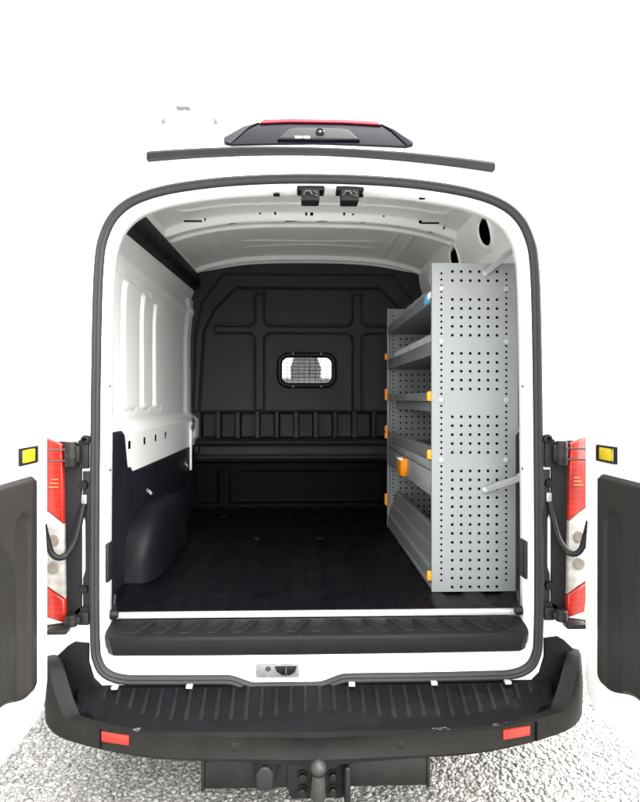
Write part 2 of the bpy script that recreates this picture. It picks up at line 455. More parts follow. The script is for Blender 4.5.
# load area lashing pillar at the front left (white strip with lock)
mb = MB(); mb.box(-.875,-.858,2.42,2.45,.98,1.34,.006); mb.build('lock_strip', INWHITE, van)
mb = MB(); mb.lathe([(.05,0),(.05,.012),(.03,.02),(.03,.006),(.001,.006)], axis_x(-.86,2.44,1.32,1), 20); mb.build('lock_bezel', ZINC, van)
mb = MB(); mb.box(-.86,-.82,2.50,2.58,1.10,1.15,.008); mb.build('latch_block', RUBBERD, van)

# cable duct along the left roof rail
mb = MB()
p0 = [(-.905,2.30),(-.855,2.315),(-.835,2.36),(-.845,2.425),(-.90,2.43)]
mb.prism(p0, lambda x,z:(x,.20,z-.02), lambda x,z:(x,2.76,z+.035), .006)
mb.build('cable_duct', BLACKP, van)

# ceiling -------------------------------------------------------------
def roof_z(x): return 2.588-.095*np.abs(x/.87)**3.2
def ceil_fn(u, v):
    x = -.87+1.74*u; y = .14+2.67*v
    z = roof_z(x)
    # header box section near the doors curving up
    z = z - .16*sst(.62,.16,y)
    # roof bows
    for yc, w, d in ((1.52,.10,.045),(2.66,.07,.03)):
        q = np.abs(y-yc - .05*(x/.87)**2)
        z = z - d*sst(w+.03,w-.012,q)
        z = z + d*.35*sst(w*.45,w*.30,q)
    # pressed stiffening creases
    b = sst(1.72,1.8,y)*sst(2.55,2.45,y)
    for k in (-1,1):
        t = np.abs((y-2.16) - k*(.05+.16*np.abs(x)**1.4))
        z = z - .006*np.exp(-(t/.014)**2)*b*sst(.5,.42,np.abs(x))
    for xc in (-.66,-.56,.56,.66):
        z = z - .007*np.exp(-((x-xc)/.012)**2)*sst(1.72,1.8,y)*sst(2.58,2.5,y)
    b2 = sst(.62,.70,y)*sst(1.36,1.28,y)
    for xc in (-.30,.30):
        z = z - .005*np.exp(-((x-xc)/.014)**2)*b2
    d = rbox(x,y,.0,1.0,.74,.24,.08)
    z = z + .008*sst(.01,-.01,d)
    return x, y, z
def ceil_mask(x,y,z):
    k = np.ones(len(x), bool)
    yy = y-.05*(x/.87)**2
    for xc, hw in ((-.74,.02),(-.47,.03),(-.12,.035),(.06,.03),(.30,.02),(.52,.015),(.72,.025)):
        k &= ~((np.abs(x-xc)<hw) & (np.abs(yy-1.435)<.007))
    for xc in (-.62,-.30,-.21,-.03,.0,.19,.24,.42,.64,.78):
        k &= ~((np.abs(x-xc)<.006) & (np.abs(yy-1.40)<.005))
    return k
surf('ceiling_panel', ceil_fn, 300, 420, INWHITE, van, ceil_mask)
mb = MB(); mb.box(-.86,.86,1.30,1.66,2.595,2.60,0); mb.build('bow_cavity', HOLE, van)
# crossmember slots with little brackets on the left and right of the ceiling
for s in (-1,1):
    mb = MB(); mb.box(s*.66-.05,s*.66+.05,1.22,1.24,2.482,2.489,.002); mb.build('ceiling_clip', POD, van)

# bulkhead ------------------------------------------------------------
BY = 2.80
def bulk_fn(u, v):
    x = -.92+1.84*u
    zt = np.minimum(roof_z(np.clip(x,-.87,.87)) - .5*np.maximum(np.abs(x)-.87,0), 2.585) - .006
    z = .64+(zt-.64)*v
    h = .075*np.ones_like(x)          # outer frame stands proud
    ax = np.abs(x)
    # recessed panel outline, chamfered top corners
    edge = np.interp(z, [1.3,2.03,2.2,2.36,2.42], [.865,.82,.74,.585,.50])
    d = np.maximum(ax-edge, z-2.375)
    d = np.where(z<1.40, 1-0*d, d)
    d2 = np.maximum(ax-np.interp(z, [1.3,2.0,2.25,2.46,2.52],[.90,.88,.83,.68,.60]), z-2.475)
    h = h - .035*sst(.012,-.012,d2)*sst(1.38,1.42,z)
    h = h - .045*sst(.014,-.016,d)*sst(1.385,1.40,z)
    # cross-shaped channels
    gv = np.maximum(np.abs(ax-.386)-.034, np.maximum(z-2.33, 1.30-z))
    gh = np.maximum(np.abs(z-2.05)-.027, ax-.735)
    g = smin(gv, gh, .07)
    h = h - .022*sst(.010,-.010,g)*sst(1.40,1.42,z) + .004*np.exp(-((g-.014)/.008)**2)*sst(1.42,1.46,z)
    # pocket row with posts
    post = np.abs(((x+.704+.076) % .152)-.076)
    pk = sst(1.395,1.385,z)*sst(1.195,1.205,z)*sst(.84,.83,ax)
    h = np.where((z<1.40), .065, h)
    h = h - .085*pk*sst(.016,.024,post)
    # ledge below pockets, ribs, then the recessed foot
    led = sst(1.20,1.19,z)*sst(1.00,1.02,z)
    h = h + led*(.05+.018*np.exp(-((z-1.165)/.018)**2)+.02*np.exp(-((z-1.05)/.022)**2))
    h = h - .03*sst(1.02,1.0,z)
    low = rbox(x,z,0,.82,.55,.115,.03)
    h = h - .005*sst(.012,-.012,low)*sst(1.0,.98,z)
    h = h + .012*sst(.008,-.008,rbox(x,z,-.66,.82,.045,.13,.02))
    h = h + .02*sst(.70,.68,z)
    return x, BY-h, z
def bulk_mask(x,y,z): return rbox(x,z,-.012,1.728,.212,.118,.06) > 0
surf('bulkhead', bulk_fn, 420, 460, [BULK, LINING, FOOTM], van, bulk_mask, split=lambda x,y,z: (z<1.40)*1+(z<1.01)*1)  # darker materials downwards paint in the weaker light near the floor
def rrect(cx, cz, hx, hz, r, n=10):
    out = []
    for k,(sx,sz) in enumerate(((1,1),(-1,1),(-1,-1),(1,-1))):
        for i in range(n+1):
            a = math.pi/2*(k+i/n)
            out.append((cx+sx*(hx-r)+r*math.cos(a), cz+sz*(hz-r)+r*math.sin(a)))
    return np.array(out)
wp = rrect(-.012,1.728,.215,.120,.07)
v, f = ring_sweep(wp, [(-.020,BY+.02),(-.020,BY-.045),(-.012,BY-.056),(.004,BY-.058),(.016,BY-.052),(.020,BY-.02)])
bw = mk('bulkhead_window', v, f, RUBBERD, van, smooth=60)
mk('pane', [(p[0],BY-.015,p[1]) for p in rrect(-.012,1.728,.205,.11,.06)], [tuple(range(44))], GLASS, bw, smooth=0)
mb = MB()
for i in range(1,8): 
    z = 1.618+i*.0275; w=.195
    mb.tube([(-.012-w,BY-.030,z),(-.012+w,BY-.030,z)], .0020, 6)
for i in range(1,9):
    x = -.012-.2+i*.0445
    mb.tube([(x,BY-.027,1.618),(x,BY-.027,1.838)], .0017, 6)
mb.build('window_grille', RUBBERD, bw)
for x in (-.12,.10):
    for z in (1.60,1.858):
        mb = MB(); mb.lathe([(.007,0),(.007,.008),(.002,.010)], axis_y(x,BY-.05,z), 10); mb.build('bolt', ZINC, bw)

# cab beyond the bulkhead -----------------------------------------------------
def seat(cx, parent):
    mb = MB(); mb.box(cx-.25,cx+.25,3.05,3.55,.95,1.10,.05,3)
    st_ = mb.build('cab_seat', SEATM, parent)
    mb = MB(); mb.prism([(-.24,1.08),(.24,1.08),(.23,1.50),(.17,1.63),(-.17,1.63),(-.23,1.50)], lambda x,z:(cx+x,3.0-(z-1.1)*.12,z), lambda x,z:(cx+x,3.13-(z-1.1)*.12,z), .03, 3)
    mb.build('seat_back', SEATM, st_)
    mb = MB(); mb.prism([(-.12,1.66),(.12,1.66),(.125,1.76),(.09,1.86),(-.09,1.86),(-.125,1.76)], lambda x,z:(cx+x,2.95,z), lambda x,z:(cx+x,3.06,z), .03, 3)
    mb.build('headrest', SEATM, st_)
seat(-.50, van); seat(-.02, van); seat(.42, van)
mb = MB(); mb.box(-.95,.95,4.05,4.45,1.0,1.36,.06,3); mb.build('dashboard', SEATM, van)
mb = MB(); mb.tube([(-.42+.19*math.cos(t), 3.82-.08*math.sin(t), 1.36+.17*math.sin(t)) for t in np.linspace(0,2*math.pi,25)], .016, 8, False); mb.build('steering_wheel', SEATM, van)
# cab floor and bulkhead backing
mb = MB(); mb.box(-.98,.98,2.83,5.0,.55,.60,0); mb.build('cab_floor', RUBBERD, van)
# glass: windscreen + cab door windows
def ws(u,v):
    x = (-1+2*u); y = 3.745+.61*v; w=.86-.02*v
    z = 2.345-.64*v - .09*np.abs(x)**2.2*(1-.5*v)
    return x*w, y+.004, z
surf('windscreen', ws, 24, 10, GLASS, van)
for s in (-1,1):
    mk('cab_side_window', [(s*1.0,2.9,1.42),(s*1.0,3.75,1.42),(s*.935,3.75,2.0),(s*.93,2.9,2.0)], [(0,1,2,3)], GLASS, van, smooth=0)
# wheels
for s in (-1,1):
    for y in (1.12, 4.45):
        mb = MB(); mb.lathe([(.20,-.11),(.30,-.115),(.335,-.09),(.345,0),(.335,.09),(.30,.115),(.20,.11)], axis_x(s*.86,y,.345), 40)
        w = mb.build('wheel', TYRE, van)
        mb = MB(); mb.lathe([(.21,-.06),(.21,.09),(.195,.10),(.16,.07),(.07,.085),(.06,.10),(.001,.10)], axis_x(s*.86,y,.345,s), 30); mb.build('rim', ZINC, w)
# underbody
mb = MB(); mb.box(-.70,.70,.25,5.0,.34,.52,.01); mb.box(-.5,-.42,.05,1.5,.30,.40,.01); mb.box(.42,.5,.05,1.5,.30,.40,.01); mb.build('underbody', TOWBLK, van)

# rear bumper -----------------------------------------------------------
right = [(.0,-.262),(.25,-.257),(.5,-.244),(.68,-.225),(.80,-.195),(.895,-.155),(.960,-.095),(.995,-.02),(1.010,.08),(1.015,.22)]
plan = [(-x,y) for x,y in right[:0:-1]] + right
plan = catmull(plan, 8, False)
inner = [(.0,-.230),(.25,-.226),(.5,-.213),(.66,-.195),(.765,-.168),(.840,-.128),(.900,-.078),(.935,-.02),(.958,.05),(.965,.14)]
inn = [(-x,y) for x,y in inner[:0:-1]] + inner
inn = catmull(inn, 8, False)
n = len(plan)
rows = []
def lip_z(ax): return .374 + .024*float(sst(.55,.85,ax)) + .158*float(sst(.87,.995,ax))
for i in range(n):
    x, y = plan[i]; xi, yi = inn[i]; ax = abs(x)
    top = lip_z(ax)
    bot = .297 + .030*float(sst(.5,.98,ax))
    nx, ny = (x, y+.4); L_ = math.hypot(nx,ny); nx/=L_; ny/=L_
    trz = .385 - .012*(1-float(sst(.6,.9,ax)))
    k = float(sst(.80,.93,ax))
    bx = np.sign(x)*min(abs(xi)*.955, .840+.04*k) if ax > .7 else xi*.955
    by = -.022
    rows.append([
        (x-nx*.05, y-ny*.05, bot), (x-nx*.012, y-ny*.012, bot+.002), (x-nx*.002, y-ny*.002, bot+.014),
        (x+nx*.003, y+ny*.003, (bot+top)/2), (x-nx*.004, y-ny*.004, top-.010), (x-nx*.012, y-ny*.012, top-.001),
        (xi*.5+x*.5, yi*.5+y*.5, top+.002), (xi+nx*.008, yi+ny*.008, top-.002), (xi, yi, top-.009),
        (xi-nx*.010*(1+k), yi-ny*.010, top-.02-.07*k), (xi-nx*.028*(1+k), yi-ny*.028, trz-.006+.02*k),
        (bx, by, .440), (bx*.985, .03, .444)])
rows = np.array(rows); nr = rows.shape[1]
V = rows.reshape(-1,3); F = []
for i in range(n-1):
    for j in range(nr-1): F.append((i*nr+j, (i+1)*nr+j, (i+1)*nr+j+1, i*nr+j+1))
F.append(tuple(j for j in range(nr))); F.append(tuple((n-1)*nr+j for j in range(nr-1,-1,-1)))
bumper = mk('rear_bumper', [(a-.008,b,c) for a,b,c in V], F, [BUMPER, TREAD], van, smooth=38, midx=[1 if (q < (n-1)*(nr-1) and q % (nr-1) >= 8) else 0 for q in range(len(F))])
for s in (-1,1):   # inner corner wall rising beside the seal
    mb = MB(); mb.prism([(.848,.600),(.900,.606),(.925,.592),(.975,.545),(.985,.40),(.80,.395),(.80,.44),(.83,.47),(.848,.53)], lambda x,z:(s*x,.012,z), lambda x,z:(s*x,-.014-.0*z,z), .006, 2)
    mb.build('corner_wall', TREAD, bumper)
mb = MB()
for i in range(31):   # tread ribs on the step
    x = -.78+i*.052
    yo = float(np.interp(abs(x), [p[0] for p in inner], [p[1] for p in inner]))+.03
    mb.prism([(x-.008,0),(x+.008,0),(x+.007,1),(x-.007,1)], 
             lambda a,b,yo=yo:(a, yo+.006 if b==0 else -.035, (.364 if b==0 else .424)), lambda a,b,yo=yo:(a, yo+.012 if b==0 else -.035, (.3845 if b==0 else .4455)), .003, 2)
mb.build('step_tread', RIBM, bumper)
# panel joint lines
for s in (-1,1):
    mb = MB(); 
    pts = []
    for z in (.29,.34,.365): pts.append((s*.70, -.2235-.0, z))
    mb.box(s*.745-.003, s*.745+.003, -.2185, -.195, .32, .385, .001); mb.build('panel_joint', HOLE, bumper)
# red reflectors
for s,(x0,x1) in ((-1,(-.745,-.645)),(1,(.622,.722))):
    ya = lambda x: float(np.interp(abs(x), [p[0] for p in right], [p[1] for p in right]))
    mb = MB(); mb.prism([(x0,.336),(x1,.342),(x1,.376),(x0,.370)] if s>0 else [(x0,.342),(x1,.336),(x1,.370),(x0,.378)], lambda x,z:(x,ya(x)+.01,z), lambda x,z:(x,ya(x)-.0075,z), .004, 2)
    mb.build('reflector', REDR, bumper)
# parking sensors
for x in (-.80,-.29,.27,.80):
    ya = float(np.interp(abs(x), [p[0] for p in right], [p[1] for p in right]))
    mb = MB(); mb.lathe([(.015,0),(.015,.003),(.012,.0045),(.002,.004)], axis_y(x,ya+.002,.338) if abs(x)<.5 else axis_y(x,ya+.002,.355), 20); mb.build('parking_sensor', BUMPER, bumper)
# white clips under the seal
for x in (-.745,-.475,.12,.425,.70):
    mb = MB(); mb.box(x-.012,x+.012,-.050,-.026,.444,.456,.003); mb.build('bumper_clip', PALE, bumper)
# wear scratches: scuffed chips on the lip
for x,l in ((.41,.05),(.62,.08),(-.62,.02)):
    ya = float(np.interp(abs(x), [p[0] for p in inner], [p[1] for p in inner]))
    vs = []; fs = []
    for q in range(9):
        cx_ = x+random.uniform(-l,l)*.5; cy_ = float(np.interp(abs(cx_), [p[0] for p in inner], [p[1] for p in inner]))-.012+random.uniform(-.012,.010)
        cz0 = lip_z(abs(cx_))+.0025
        b = len(vs); m_ = 6
        for a in range(m_): vs.append((cx_+random.uniform(.004,.012)*math.cos(a/m_*6.28), cy_+random.uniform(.002,.004)*math.sin(a/m_*6.28), cz0))
        fs.append(tuple(range(b,b+m_)))
    mk('scuff', vs, fs, ZINC, bumper, smooth=0)

# tow bar -----------------------------------------------------------------
mb = MB()
mb.box(-.395,.365,-.222,-.12,.176,.272,.007)
tow = mb.build('tow_bar', TOWBLK, van)
for x in (-.40,.368):
    mb = MB(); mb.box(x-.006,x+.006,-.225,-.08,.170,.285,.004); mb.build('end_plate', TOWBLK, tow)
mb = MB(); mb.prism([(-.115,.285),(.085,.285),(.092,.20),(.075,.145),(-.10,.145),(-.115,.18)], lambda x,z:(x,-.215,z), lambda x,z:(x,-.232,z), .004)
mb.box(.076,.096,-.30,-.21,.15,.285,.008,3)
mb.build('mounting_plate', TOWBLK, tow)
for x,z in ((-.062,.225),(.040,.225),(-.062,.175),(.040,.175)):
    mb = MB(); mb.lathe([(.020,0),(.020,.006),(.014,.006),(.014,.022),(.010,.025),(.001,.025)], axis_y(x,-.232,z), 6 if False else 16); mb.build('bolt', TOWBLK, tow)
mb = MB()
mb.tube([(-.012,-.235,.205),(-.012,-.28,.195),(-.012,-.325,.21),(-.012,-.338,.25),(-.012,-.34,.287)], [.026,.026,.025,.023,.020], 16)
sw = mb.build('tow_ball', STEEL, tow)
mb = MB(); mb.lathe([(.014,-.026)]+[(.0265*math.cos(a),.0265*math.sin(a)) for a in np.linspace(-1.0,1.45,14)]+[(.003,.0265)], axis_z(-.012,-.34,.310), 24); mb.build('ball_head', STEEL, sw)
mb = MB(); mb.lathe([(.040,0),(.044,.01),(.044,.045),(.036,.05),(.034,.054),(.001,.054)], axis_y(-.185,-.215,.262), 20)
mb.box(-.235,-.12,-.215,-.205,.185,.285,.004)
sk = mb.build('trailer_socket', BLACKP, tow)
mb = MB(); mb.prism([(-.030,.262),(-.012,.285),(.012,.285),(.030,.262),(.026,.207),(-.026,.207)], lambda x,z:(-.188+x,-.265,z), lambda x,z:(-.188+x,-.285,z-.004), .008, 3); mb.build('socket_cap', POD, sk)
mb = MB(); mb.tube([(-.47,-.12,.27),(-.475,-.14,.245),(-.455,-.15,.24),(-.44,-.13,.27)], .006, 8); mb.build('cable_loop', RUBBERD, tow)

# tail lamps, hinge channel, hinges, conduits --------------------------------------
for s in (-1,1):
    mb = MB(); mb.prism([(.874,1.335),(.932,1.345),(1.0,1.345),(1.003,.70),(.925,.675),(.874,.69)], lambda x,z:(s*x,.02,z), lambda x,z:(s*x,-.012,z), .004)
    lamp = mb.build('tail_lamp', BLACKP, van)
    def lens(name, poly, m):
        mb = MB(); 
        def f1(x,z): return (s*x, .03+(.06 if x>.97 else 0), z)
        def f2(x,z): return (s*x, -.034+(.012 if x>.97 else 0), z)
        mb.prism(poly, f1, f2, .009, 3); return mb.build(name, m, lamp)
    lens('upper_lens', [(.936,1.335),(1.008,1.362),(1.012,1.106),(.932,1.046)], REDL)
    lens('middle_lens', [(.932,1.044),(1.012,1.104),(1.009,.822),(.928,.772)], CLEARL)
    lens('lower_lens', [(.928,.770),(1.009,.820),(1.0,.700),(.926,.682)], REDL)
    mb = MB()
    for q in range(3): mb.box(*sorted((s*(.950),s*(.985-.006*q))), -.0352, -.030, 1.178+.014*q, 1.182+.014*q, .001)
    mb.build('reflector_strips', AMBER, lamp)
    for zb in (.985, .885):
        mb = MB(); mb.lathe([(.022,-.001),(.022,.002),(.018,.003),(.010,.0015),(.001,.001)], axis_y(s*.970,-.034,zb), 22); mb.build('bulb_reflector', BULB, lamp)
    # black gasket strip below the lamp
    mb = MB(); mb.prism([(.845,.735),(.885,.735),(.945,.675),(1.006,.668),(1.006,.650),(.94,.652),(.885,.708),(.845,.708)], lambda x,z:(s*x,.005,z), lambda x,z:(s*x,-.012,z), .003)
    mb.build('lamp_gasket', BLACKP, van)
    # pressed bracket plate between seal and lamp
    mb = MB(); mb.prism([(.846,1.235),(.871,1.235),(.871,1.08),(.862,1.05),(.862,.87),(.871,.84),(.871,.735),(.846,.735)], lambda x,z:(s*x,.004,z), lambda x,z:(s*x,-.006,z), .002)
    pl = mb.build('hinge_pillar_plate', POD, van)
    for z in (1.185, .80):
        mb = MB(); mb.lathe([(.017,0),(.017,.004),(.014,.012),(.001,.012)], axis_y(s*.866,-.006,z), 18); mb.build('bolt', RUBBERD, pl)
    mb = MB(); mb.box(min(s*.852,s*.872),max(s*.852,s*.872),-.022,-.004,1.115,1.15,.004); mb.build('connector_plug', ZINC, pl)
    for zc, hh in ((1.300, 1), (.695, .45)):
        mb = MB(); mb.box(min(s*.846,s*.885),max(s*.846,s*.885),-.020,-.001,zc-.055*hh,zc+.05*hh,.004)
        hg = mb.build('door_hinge', TOWBLK, van)
        mb = MB(); mb.lathe([(.001,-.045*hh),(.020,-.045*hh),(.022,-.04*hh),(.022,.04*hh),(.020,.045*hh),(.001,.045*hh)], axis_z(s*.902,-.038,zc), 18)
        mb.box(min(s*.87,s*.905),max(s*.87,s*.905),-.046,-.016,zc-.03*hh,zc+.03*hh,.004)
        mb.build('hinge_barrel', TOWBLK, hg)
        mb = MB(); mb.lathe([(.001,-.012*hh),(.0232,-.012*hh),(.0232,.012*hh),(.001,.012*hh)], axis_z(s*.902,-.038,zc), 18); mb.build('hinge_bush', POD, hg)
        mb = MB()
        if zc > 1: 
            for dz in (.018,-.022): mb.tube([(s*.90,-.045,zc+dz),(s*.95,-.062,zc+dz),(s*.995,-.10,zc+dz)], .0030, 8)
        else:
            mb.box(min(s*.90,s*.975),max(s*.90,s*.975),-.10,-.05,zc-.032,zc-.014,.004)
        mb.build('hinge_arm', STEEL if zc > 1 else TOWBLK, hg)
    mb = MB(); mb.lathe([(.001,-.012),(.016,-.012),(.018,0),(.016,.012),(.008,.014),(.008,-.014)], axis_y(s*.855,-.02,1.352), 16); mb.build('door_stop', RUBBERD, van)
    pts = catmull([(s*.866,-.012,1.115),(s*.872,-.03,1.06),(s*.884,-.05,.99),(s*.906,-.075,.945),(s*.932,-.085,.935),(s*.955,-.09,.955),(s*.968,-.098,1.01),(s*.975,-.11,1.06)], 6)
    mb = MB(); rr = [.0105+.0010*(i%2) for i in range(len(pts))]
    mb.tube(pts, rr, 12); mb.build('cable_conduit', RUBBERD, van)
    c = pts[20]; mb = MB(); mb.tube([pts[18],pts[19],pts[20],pts[21]], .0122, 12); mb.build('conduit_clamp', POD, van)

# high-level brake lamp and reversing camera on the roof edge -----------------------
mb = MB()
def hy(z): return .012+(z-2.44)*.62
base = [(-.315,2.447),(-.345,2.458),(-.348,2.480),(-.275,2.536),(-.205,2.560),(-.14,2.568),(0,2.574),(.14,2.571),(.25,2.560),(.30,2.530),(.368,2.470),(.366,2.455),(.34,2.447),(0,2.458)]
mb.prism(base, lambda x,z:(x-.01,hy(z)+.16,z+.01), lambda x,z:(x-.01,hy(z)-.012,z), .008, 3)
bl = mb.build('high_brake_lamp', DARKGLOSS, van)
mb = MB(); mb.prism([(-.215,2.553),(-.20,2.573),(-.1,2.579),(.1,2.579),(.235,2.571),(.252,2.552),(.1,2.561),(-.1,2.561)], lambda x,z:(x-.01,hy(z)+.14,z+.012), lambda x,z:(x-.01,hy(z)-.020,z), .005, 2)
mb.build('lamp_lens', REDTOP, bl)
mb = MB(); mb.prism([(-.145,2.470),(-.105,2.524),(-.07,2.531),(.09,2.531),(.125,2.524),(.165,2.472)], lambda x,z:(x-.01,hy(z)+.01,z), lambda x,z:(x-.01,hy(z)-.030,z), .012, 3)
pod = mb.build('camera_pod', POD, bl)
mb = MB(); mb.lathe([(.016,-.005),(.016,.008),(.012,.012),(.006,.009),(.001,.009)], axis_y(.005,hy(2.503)-.03,2.503), 20); cl = mb.build('camera_lens', DARKGLOSS, pod)
mb = MB(); mb.lathe([(.0055,0),(.004,.004),(.001,.005)], axis_y(.005,hy(2.503)-.0385,2.503), 12); mb.build('lens_glass', ZINC, cl)
# faint white lettering on the pod (not readable in the photograph): broken strokes
mb = MB(); x = -.088
for w in (.0042,.0034,.0042,.0030,0,.0046,.0036,.0042,.0036):
    if w: mb.box(x,x+w,hy(2.479)-.0345,hy(2.479)-.028,2.4745,2.4825,0)
    x += w+.0030
mb.build('maker_lettering', WHITEP, pod)
for s,x in ((-1,-.285),(1,.295)):
    mb = MB(); mb.prism(([(-.318,2.452),(-.345,2.462),(-.346,2.482),(-.275,2.538),(-.215,2.560),(-.255,2.532)] if s<0 else [(.34,2.452),(.366,2.460),(.366,2.472),(.30,2.533),(.25,2.560),(.285,2.528)]), lambda x,z:(x-.01,hy(z)+.05,z), lambda x,z:(x-.01,hy(z)-.018,z), .004, 2)
    mb.build('side_trim', POD if s<0 else DARKGLOSS, bl)
# black drip strip over the doors
top = [(x, 2.420-.038*(abs(x)/.64)**2-.011*x/.64) for x in np.linspace(-.632,.655,40)]
mb = MB()
a = [(x,z+.013) for x,z in top]; b = [(x,z-.013) for x,z in top[::-1]]
V=[];F=[]
for i,(x,z) in enumerate(top):
    t=.0125+.004*abs(x)/.64
    V += [(x,.01,z+t),(x,-.020,z+t),(x,-.030,z+t*.3),(x,-.028,z-t),(x,.01,z-t)]
for i in range(len(top)-1):
    for j in range(5): F.append((i*5+j,i*5+(j+1)%5,(i+1)*5+(j+1)%5,(i+1)*5+j))
F += [(0,1,2,3,4), tuple((len(top)-1)*5+j for j in (4,3,2,1,0))]
mb.bm.free()
mk('drip_strip', V, F, DRIP, van, smooth=30)

# rear doors, open 90 degrees ---------------------------------------------------
DW = .86
for s in (-1,1):
    X0 = .966   # inner face
    def P(u, z, off): return (s*(X0+off), -.088-u, z)
    # slab outline (u, z)
    ol = [(0.0,.50),(.02,.435),(.075,.398),(.4,.392),(.78,.398),(.835,.43),(DW,.50),(DW,2.05),(DW-.0,2.2),(DW-.03,2.28),(DW-.11,2.335),(.35,2.325),(.16,2.27),(.07,2.19),(.02,2.08),(0,1.9)]
    mb = MB(); mb.prism(ol, lambda u,z:P(u,z,.058 - (.03 if z>2.0 else 0)*0), lambda u,z:P(u,z,0), .014, 4)
    dr = mb.build('rear_door', WHITE, van, smooth=40)
    dr['label'] = 'left rear door swung open showing its inner side' if s<0 else 'right rear door swung open showing its inner side'
    # inner trim board
    def tf(u, v, s=s):
        uu = .125+.66*u
        du = np.minimum(u,1-u)*.66
        cr = .045
        c = np.where(du<cr, cr-np.sqrt(np.maximum(cr*cr-(cr-du)**2,0)), 0)
        zb = .525+.055*sst(.18,.40,uu) + c; zt = 1.245-c*.5
        z = zb+(zt-zb)*v
        edge = np.minimum(np.minimum(du, (z-zb)), zt-z)
        h = .013*sst(0,.014,edge)
        d = rbox(uu,z,.245,.80,.060,.33,.055)
        h = h - .010*sst(.012,-.014,d)
        d = rbox(uu,z,.56,.86,.13,.22,.05)
        h = h - .009*sst(.012,-.014,d)
        h = np.maximum(h, .0012*sst(0,.004,edge))
        x, y, zz = P(uu, z, -h-.0015)
        return x, y, zz
    surf('inner_trim', tf, 120, 130, TRIMG, dr, smooth=60)
    # window blank pressed into the inner skin (rim bead)
    wpth = rrect(.50,1.78,.295,.37,.12)
    def bead(path, r):
        pts = [P(p[0],p[1],-.001) for p in path]; pts.append(pts[0]); pts.append(pts[1])
        mb = MB(); mb.tube(pts, r, 8, False); return mb
    bead(wpth, .006).build('pressed_panel', WHITE, dr)
    bead(rrect(.50,1.345,.20,.045,.03), .004).build('pressed_panel', WHITE, dr)
    # check catch with yellow pad
    mb = MB()
    u0,u1,z0,z1 = .115,.255,1.287,1.343
    mb.box(*sorted((s*(X0-.010),s*(X0+.002))), -.088-u1, -.088-u0, z1-.006, z1, .001)
    mb.box(*sorted((s*(X0-.010),s*(X0+.002))), -.088-u1, -.088-u0, z0, z0+.006, .001)
    mb.box(*sorted((s*(X0-.010),s*(X0+.002))), -.088-u1, -.088-u1+.010, z0+.0065, z1-.0065, .001)
    mb.box(*sorted((s*(X0-.010),s*(X0+.002))), -.088-u0-.007, -.088-u0, z0+.0065, z1-.0065, .001)
    ck = mb.build('door_catch', RUBBERD, dr)
    mb = MB(); mb.box(*sorted((s*(X0-.009),s*(X0+.002))), -.088-u1+.034, -.088-u0-.022, z0+.0065, z1-.0065, .003); mb.build('catch_pad', YELLOW, ck)
    mb = MB(); mb.box(*sorted((s*(X0-.03),s*(X0+.002))), -.088-.520, -.088-.458, 1.29,1.34, .008,3); mb.build('pull_handle', RUBBERD, dr)

# ------------------------------------------------------------------ SHELVING
SX0, SX1, SY0, SY1, SB, ST = .504, .882, .40, 1.89, FZ+.006, 2.093
rack = empty('shelving_unit', ((SX0+SX1)/2,(SY0+SY1)/2,SB), 'grey perforated steel shelving unit with orange clips along the right side of the load bay', 'shelving')
def perf_panel(name, y, face, near):
    mb = MB(); mb.box(SX0,SX1,y-.0015,y+.0015,SB,ST,0)
    mb.box(SX0-.0005,SX0+.014,y+(.002 if near else -.022),y+(.022 if near else -.002),SB,ST,.002)
    mb.mi = 1
    def hole(x,z,r):
        for side in (-1,1):
            yy = y+side*.0022
            vs = [mb.bm.verts.new((x+r*math.cos(a),yy,z+r*math.sin(a))) for a in np.linspace(0,2*math.pi,10,endpoint=False)]
            mb._set([mb.bm.faces.new(vs)])
    Z = lambda py: 1.5-(py-399)*2.91/670
    colsx = [SX0+.089+i*.0392 for i in range(6)]
    rowpx = [271,280] + [299+8.95*i for i in range(5)] + [353+8.95*i for i in range(5)] + [416.6+8.95*i for i in range(5)] + [471+8.95*i for i in range(14)]
    for py in rowpx:
        for x in colsx: hole(x, Z(py), .0066)
    zz = SB+.05; i = 0
    while zz < ST-.03:
        for x in (SX0+.041, SX1-.052): hole(x, zz, .0052)
        zz += .0262; i += 1
    o = mb.build(name, [SHELF, HOLE], rack, smooth=30)
    return o
pn = perf_panel('end_panel', SY0, -1, True)
pf = perf_panel('end_panel', SY1, -1, False)
for py in (288,341,400,460):
    for x in (SX0+.041, SX1-.052):
        mb = MB(); mb.lathe([(.0125,0),(.0125,.003),(.009,.006),(.001,.0065)], axis_y(x,SY0-.0015,1.5-(py-399)*2.91/670), 16); mb.build('bolt', PALE, pn)
ya, yb = SY0+.003, SY1-.003
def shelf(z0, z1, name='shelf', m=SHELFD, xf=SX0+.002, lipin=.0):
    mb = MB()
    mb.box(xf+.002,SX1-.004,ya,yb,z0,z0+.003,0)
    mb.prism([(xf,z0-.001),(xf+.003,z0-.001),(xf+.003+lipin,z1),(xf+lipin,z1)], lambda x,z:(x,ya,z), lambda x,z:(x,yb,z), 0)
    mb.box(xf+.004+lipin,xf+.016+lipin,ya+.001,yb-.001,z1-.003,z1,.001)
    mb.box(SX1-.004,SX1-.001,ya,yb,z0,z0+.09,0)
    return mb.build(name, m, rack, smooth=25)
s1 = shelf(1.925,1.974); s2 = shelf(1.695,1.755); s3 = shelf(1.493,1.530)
s4 = shelf(1.232,1.290); 
